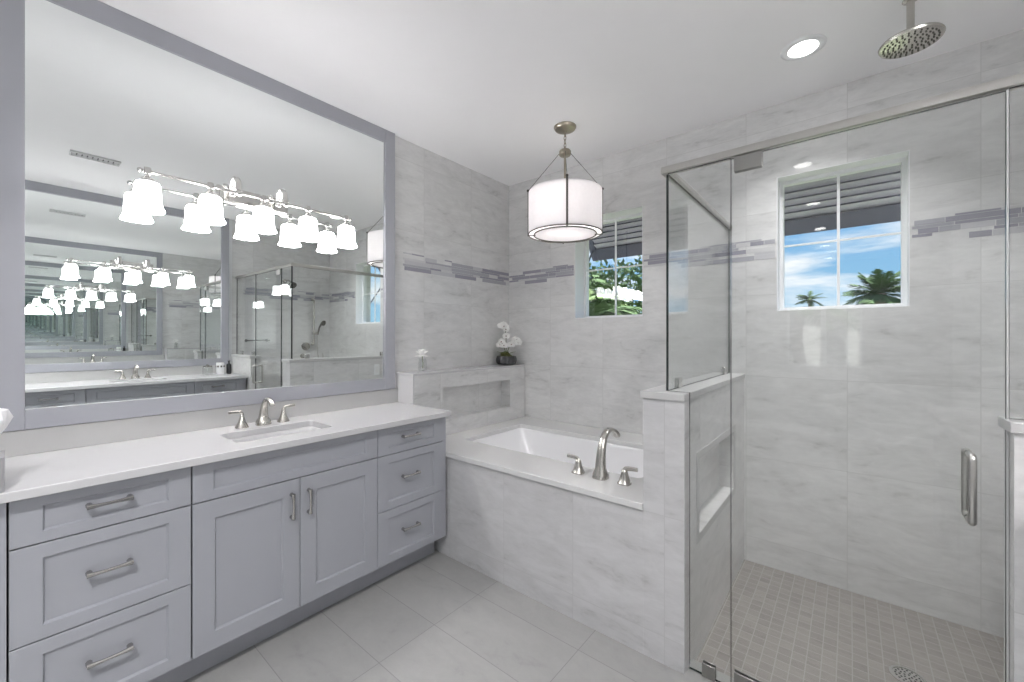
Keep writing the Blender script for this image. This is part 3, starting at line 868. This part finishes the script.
# bud vase with a white bloom on the ledge
bx, by = .110, 1.828
bv = thing('bud_vase', (bx, by, LZ), 'small clear glass vase with one white bloom on the tub ledge', 'vase')
MB().lathe([(.028, .0005), (.030, .02), (.028, .07), (.024, .088), (.026, .094), (.024, .094), (.022, .088), (.026, .07), (.027, .02), (.02, .006)], (bx, by, LZ), 24).build('glass', M_jar, bv)
MB().sweep([(bx, by, LZ + .01), (bx + .004, by, LZ + .06), (bx, by - .004, LZ + .122)], .003, 8).build('stem', M_stem, bv)
MB().ball((bx + .004, by, LZ + .016), (.018, .018, .009)).build('pebbles', M_roof, bv)
def petal(mb, c, d, up, ln, wd, m=0, cup=.25):
    c, d, up = Vector(c), Vector(d).normalized(), Vector(up).normalized()
    s = d.cross(up).normalized(); u = s.cross(d).normalized()
    top, bot = [], []
    rows = []
    for i in range(6):
        t = i / 5; w = wd * math.sin(PI * min(1, .12 + .86 * t)) ** .7
        rows.append([c + d * ln * t + s * w * k + u * (cup * ln * t * t * .8 + cup * w * k * k * .6) for k in (-1, -.5, 0, .5, 1)])
    vs = [p for r_ in rows for p in r_]; n = len(vs)
    vs2 = [p - u * .0012 for p in vs]
    fs = []
    for i in range(5):
        for j in range(4):
            q = (i * 5 + j, i * 5 + j + 1, i * 5 + j + 6, i * 5 + j + 5)
            fs.append(q); fs.append(tuple(a + n for a in q[::-1]))
    ring = [0, 1, 2, 3, 4, 9, 14, 19, 24, 29, 28, 27, 26, 25, 20, 15, 10, 5]
    for a, b in zip(ring, ring[1:] + ring[:1]): fs.append((a, b, b + n, a + n))
    mb.add(vs + vs2, fs, m)
fl = MB()
for ring, (cnt, tilt, ln) in enumerate(((7, -.45, .056), (6, .3, .052), (5, 1.0, .044))):
    for i in range(cnt):
        a = 2 * PI * i / cnt + ring * .5
        petal(fl, (bx, by - .004, LZ + .122), (math.cos(a), math.sin(a), tilt), (0, 0, 1), ln, .021)
fl.build('bloom', M_petal, bv)

# white orchid in a dark bowl in the corner of the ledge
ox, oy = .093, 2.755
oc = thing('potted_orchid', (ox, oy, LZ), 'white orchid in a dark glazed bowl in the tub corner', 'plant')
bw = MB()
lps = []
for r_, h_ in ((.062, .001), (.080, .010), (.090, .035), (.089, .06), (.081, .080), (.075, .080), (.068, .06)):
    lps.append([(ox + r_ * (1 + (.035 * math.cos(9 * 2 * PI * i / 54) if r_ > .075 else 0)) * math.cos(2 * PI * i / 54), oy + r_ * (1 + (.035 * math.cos(9 * 2 * PI * i / 54) if r_ > .075 else 0)) * math.sin(2 * PI * i / 54), LZ + h_) for i in range(54)])
bw.loft(lps, True, True).build('bowl', M_bowl, oc)
ms = MB(); rr = random.Random(2)
ms.ball((ox, oy, LZ + .068), (.064, .064, .028), 18, 10)
for i in range(14):
    a = rr.uniform(0, 2 * PI); q = rr.uniform(.01, .05)
    ms.ball((ox + q * math.cos(a), oy + q * math.sin(a), LZ + .088 + rr.uniform(0, .016)), rr.uniform(.012, .02), 8, 6)
ms.build('moss', M_moss, oc)
lf = MB()
for a, ln in ((.4, .09), (2.2, .08), (3.6, .085), (5.2, .09)):
    petal(lf, (ox, oy, LZ + .092), (math.cos(a), math.sin(a), .55), (0, 0, 1), ln, .020, cup=-.25)
lf.build('leaves', M_stem, oc)
# spray directions: view right is roughly +x
vr = Vector((.772, .635, 0)); vf = Vector((-.635, .772, 0))
o0 = Vector((ox, oy, LZ + .085))
s1 = bez(o0, o0 + Vector((0, 0, .16)), o0 + vr * .005 + Vector((0, 0, .30)), o0 - vr * .05 + Vector((0, 0, .255)), 12)
s2 = bez(o0, o0 + vr * .03 + Vector((0, 0, .10)), o0 + vr * .07 + Vector((0, 0, .17)), o0 + vr * .105 + Vector((0, 0, .12)), 10)
s3 = bez(o0, o0 - vr * .02 + Vector((0, 0, .09)), o0 - vr * .045 + Vector((0, 0, .14)), o0 - vr * .06 + Vector((0, 0, .10)), 8)
for s_ in (s1, s2, s3): MB().sweep(s_, .0026, 6).build('stem', M_stem, oc)
rr = random.Random(9)
def orchid(c, face):
    mb = MB(); f = Vector(face).normalized(); u = Vector((0, 0, 1)); s = f.cross(u).normalized(); u = s.cross(f)
    for a, ln, w in ((90, .034, .015), (210, .034, .015), (330, .034, .015), (15, .037, .023), (165, .037, .023)):
        d = s * math.cos(R(a)) + u * math.sin(R(a)) + f * .15
        petal(mb, c, d, f, ln, w)
    mb.ball(tuple(Vector(c) + f * .006), .0055, 8, 6, 1)
    return mb.build('flower', [M_petal, M_yolk], oc)
toward = Vector((.80, -.6, .1))
spots = [s1[k] + toward * .012 + Vector((rr.uniform(-.01, .01), rr.uniform(-.01, .01), rr.uniform(-.012, .012))) for k in (5, 7, 8, 9, 10, 11, 12)]
spots += [s2[k] + toward * .012 + Vector((rr.uniform(-.008, .008), 0, rr.uniform(-.012, .006))) for k in (4, 6, 7, 8, 9, 10)]
spots += [s3[k] + toward * .012 + Vector((0, 0, rr.uniform(-.01, .006))) for k in (3, 5, 6, 7, 8)]
for p in spots:
    orchid(p, toward + Vector((rr.uniform(-.5, .5), rr.uniform(-.5, .5), rr.uniform(-.3, .3))))

# bottles on the far counter (seen in the mirror at its shower end)
fx = W - .22
j = thing('glass_jar', (fx, 1.40, ZC), 'clear glass jar with metal lid on the far counter', 'jar')
MB().lathe([(.045, .0006), (.048, .01), (.048, .085), (.042, .092), (.039, .092), (.044, .08), (.044, .012), (.03, .006)], (fx, 1.40, ZC), 28).build('body', M_jar, j)
MB().lathe([(.043, .0925), (.043, .104), (.012, .108), (.012, .118), (0, .120)], (fx, 1.40, ZC), 24).build('lid', M_nick, j)
j = thing('storage_canister', (fx, 1.52, ZC), 'white patterned canister beside the glass jar on the far counter', 'canister')
MB().lathe([(.038, .0006), (.040, .006), (.040, .13), (.036, .136), (0, .136)], (fx, 1.52, ZC), 28).build('body', M_porc, j)
bd = MB()
for i in range(8):
    a = 2 * PI * i / 8
    bd.obox((fx + .0405 * math.cos(a), 1.52 + .0405 * math.sin(a), ZC + .092), (.0015 * math.cos(a), .0015 * math.sin(a), 0), (-.008 * math.sin(a), .008 * math.cos(a), 0), (0, 0, .010))
bd.build('dark_pattern', M_strap, j)
j = thing('soap_bottle', (fx, 1.605, ZC), 'slim black soap bottle at the end of the far counter', 'bottle')
MB().lathe([(.022, .0006), (.024, .005), (.024, .105), (.020, .115), (.010, .120), (.010, .128), (0, .128)], (fx, 1.605, ZC), 20).build('body', M_black, j)
MB().lathe([(.008, .1283), (.008, .145), (.014, .147), (.014, .153), (0, .153)], (fx, 1.605, ZC), 14).sweep([(fx, 1.605, ZC + .15), (fx - .03, 1.605, ZC + .15)], .0045, 8).build('pump', M_black, j)
ol = thing('outlet', (1.7455, 2.64, .97), 'white outlet plate on the tub side of the half wall, seen in the mirror', 'outlet')
MB().box(1.7405, 1.7457, 2.605, 2.675, .91, 1.03).build('plate', M_white, ol, bevel=.0015)
MB().box(1.7398, 1.7404, 2.622, 2.658, .935, 1.005).build('socket_face', M_porc, ol)

# ================================================================== OUTDOORS
MB().box(-60, 60, B + BT + .01, 90, -.4, -.2).build('ground_front', M_grass, kind='structure')
MB().box(-60, 60, -80, REAR - BT - .01, -.4, -.2).build('ground_rear', M_grass, kind='structure')

# propped louvre shutters over the two windows
def shutter(w, label):
    x0, x1 = w[0] - .14, w[1] + .10
    p0 = Vector(((x0 + x1) / 2, B + BT + .02, 2.545)); dn = Vector((0, .335, -.475)).normalized(); nn = Vector((0, .475, .335)).normalized()
    ln = .581; hw = (x1 - x0) / 2
    r = thing('louvre_shutter', p0, label, 'shutter', 'propped shutters outside the windows')
    fr = MB(); X = Vector((1, 0, 0))
    for s in (-1, 1):
        fr.obox(p0 + X * s * (hw - .03) + dn * ln / 2, X * .03, dn * ln / 2, nn * .016)
    for t, h_ in ((.04, .04), (ln - .055, .055)):
        fr.obox(p0 + dn * t, X * (hw - .06), dn * h_, nn * .015)
    fr.build('frame', M_navy, r, bevel=.003)
    n = 8
    for i in range(n):
        t = .115 + (ln - .255) * i / (n - 1)
        a = dn * .6 + nn * -.8
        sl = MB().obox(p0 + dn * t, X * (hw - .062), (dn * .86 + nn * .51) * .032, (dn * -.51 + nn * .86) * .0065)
        sl.m = [0 if k in (4, 5) else 1 for k in range(6)]  # navy edge faces paint in the dark gaps between slats
        sl.build('slat', [M_slat_lit, M_navy], r)
    br = MB()
    for s in (-1, 1):
        br.sweep([p0 + X * s * (hw - .03) + dn * (ln - .1) - nn * .018, Vector((p0.x + s * (hw - .03), B + BT + .004, 1.75))], .008, 8)
    br.build('prop_arm', M_navy, r)
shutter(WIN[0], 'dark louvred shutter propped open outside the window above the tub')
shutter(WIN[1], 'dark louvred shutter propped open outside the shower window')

def palm(loc, h, n, ln, label, mat, seed, droop=.9, trunk=.14, name='palm_tree', up0=-.25, up1=1.0):
    rr = random.Random(seed); x, y, z = loc
    r = thing(name, loc, label, 'palm')
    tr = MB()
    pts = [(x + .05 * math.sin(i), y + .04 * math.cos(i * 1.3), z + h * i / 8) for i in range(9)]
    tr.sweep(pts, [trunk * (1.25 - .35 * i / 8) for i in range(9)], 12).build('trunk', M_trunk, r)
    cr = MB(); top = Vector((x, y, z + h))
    for i in range(n):
        a = 2 * PI * i / n * 1.618 * 3 + rr.uniform(-.2, .2); el = rr.uniform(up0, up1)
        d = Vector((math.cos(a) * math.cos(el), math.sin(a) * math.cos(el), math.sin(el)))
        L_ = ln * rr.uniform(.8, 1.1)
        spine = [top + d * L_ * t - Vector((0, 0, 1)) * droop * L_ * .55 * t * t for t in [k / 14 for k in range(15)]]
        cr.sweep(spine, [.016 * (1 - k / 16) * ln for k in range(15)], 4)
        for k in range(2, 15):
            t = k / 14
            tg = (spine[k] - spine[k - 1]).normalized()
            s = tg.cross(Vector((0, 0, 1)));
            if s.length < .05: continue
            s.normalize()
            lw = ln * .30 * (math.sin(PI * (.12 + .82 * t)) ** .7)
            for sg in (-1, 1):
                for q in (0, .5):
                    b0 = spine[k] - (spine[k] - spine[k - 1]) * q
                    tip = b0 + (s * sg * .8 + tg * .6) * lw - Vector((0, 0, 1)) * lw * rr.uniform(.15, .5)
                    wv = tg * (.020 * ln)
                    cr.add([b0 - wv, b0 + wv, b0 * .45 + tip * .55 + wv * .8, tip, b0 * .45 + tip * .55 - wv * .8 + Vector((0, 0, .006))], [(0, 1, 2, 4), (4, 2, 3)])
    cr.build('crown', mat, r, sharp=80)
    return r
G0 = -.2
palm((3.50, 26.0, G0), 3.62, 40, 1.55, 'large bushy palm at the right of the shower window view', M_frond, 3, .42, .22, up0=-.35, up1=1.25)
palm((.62, 29.0, G0), 3.75, 24, .78, 'small slender palm at the middle of the shower window view', M_frond, 5, .5, .09, up0=-.4, up1=1.1)
palm((-.75, 5.6, G0), 1.75, 30, 1.15, 'lush palm close outside the window above the tub', M_frond, 8, .8, .12, 'garden_palm')
palm((-2.6, 8.2, G0), 2.2, 34, 1.5, 'pale garden palm behind the one close to the tub window', M_frond2, 12, .8, .14, 'garden_palm')
palm((-.2, 9.0, G0), 1.9, 30, 1.2, 'low garden palm right of the others outside the tub window', M_frond, 15, .7, .12, 'garden_palm')
palm((-4.4, 10.9, G0), 3.0, 34, 1.9, 'tallest garden palm furthest left outside the tub window', M_frond, 18, .8, .16, 'garden_palm')

hg = MB(); rr = random.Random(33)
for i in range(5200):
    q = rr.random(); p = Vector((rr.uniform(-9.5, -1.6), 14.2 + rr.uniform(-.7, .7), G0 + 4.1 * math.sqrt(rr.random()) + .25 * math.sin(i)))
    d = Vector((rr.uniform(-1, 1), rr.uniform(-1, .2), rr.uniform(-.4, 1))).normalized(); e = d.orthogonal().normalized()
    l_ = rr.uniform(.16, .30)
    hg.add([p, p + d * l_ * .5 + e * l_ * .22, p + d * l_, p + d * l_ * .5 - e * l_ * .22], [(0, 1, 2, 3)])
h_ = thing('hedge', (-5.5, 14.2, G0), 'tall leafy hedge behind the garden palms outside the tub window', 'hedge')
hg.build('foliage', M_frond, h_, sharp=10, kind='stuff')
hs_ = MB()
for i in range(9): hs_.sweep([(-9.2 + .9 * i, 14.2, G0), (-9.1 + .9 * i, 14.25, 1.6)], [.06, .035], 8)
hs_.build('stems', M_trunk, h_)
def house(x0, x1, y0, y1, h, face, label, wins, roof_h, mat=M_stucco):
    xc, yc = (x0 + x1) / 2, (y0 + y1) / 2
    r = thing('house', (xc, yc, G0), label, 'house')
    MB().box(x0, x1, y0, y1, G0, h).build('wall', mat, r)
    o = .5
    rf = [(x0 - o, y0 - o, h), (x1 + o, y0 - o, h), (x1 + o, y1 + o, h), (x0 - o, y1 + o, h)]
    rt = [(x0 + 2, yc - .1, h + roof_h), (x1 - 2, yc - .1, h + roof_h), (x1 - 2, yc + .1, h + roof_h), (x0 + 2, yc + .1, h + roof_h)]
    MB().loft([[(p[0], p[1], p[2] - .18) for p in rf], rf, rt]).build('roof', M_roof, r)
    yf = y1 if face > 0 else y0
    for (a, b, c, d) in wins:
        wf = MB().slab('y', yf - .02, yf + face * .05, rect(a, b, c, d), [rect(a + .08, b - .08, c + .08, d - .08)]).build('window', M_white, r)
        MB().box(a + .08, b - .08, yf - .01, yf + face * .02, c + .08, d - .08).build('pane', M_darkglass, wf)
house(-9, 1.2, 40, 46, 3.0, -1, 'pale distant house at the foot of the shower window view', [(-7, -6, 1, 2.2), (-4, -3, 1, 2.2), (-1, 0, 1, 2.2)], .9)
house(-6, 12, -27, -18, 3.0, 1, 'pale house behind the rear window, seen as a faint reflection in the shower glass', [(-3, -1.6, .7, 2.3), (-.6, .8, .5, 2.5), (1.6, 2.4, -.1, 2.4), (3.2, 4.0, -.1, 2.4), (5, 6.4, .7, 2.3)], 2.0)
palm((1.2, -12.0, G0), 2.6, 26, 1.6, 'palm in front of the house behind the rear window', M_frond, 21, .8, .14)
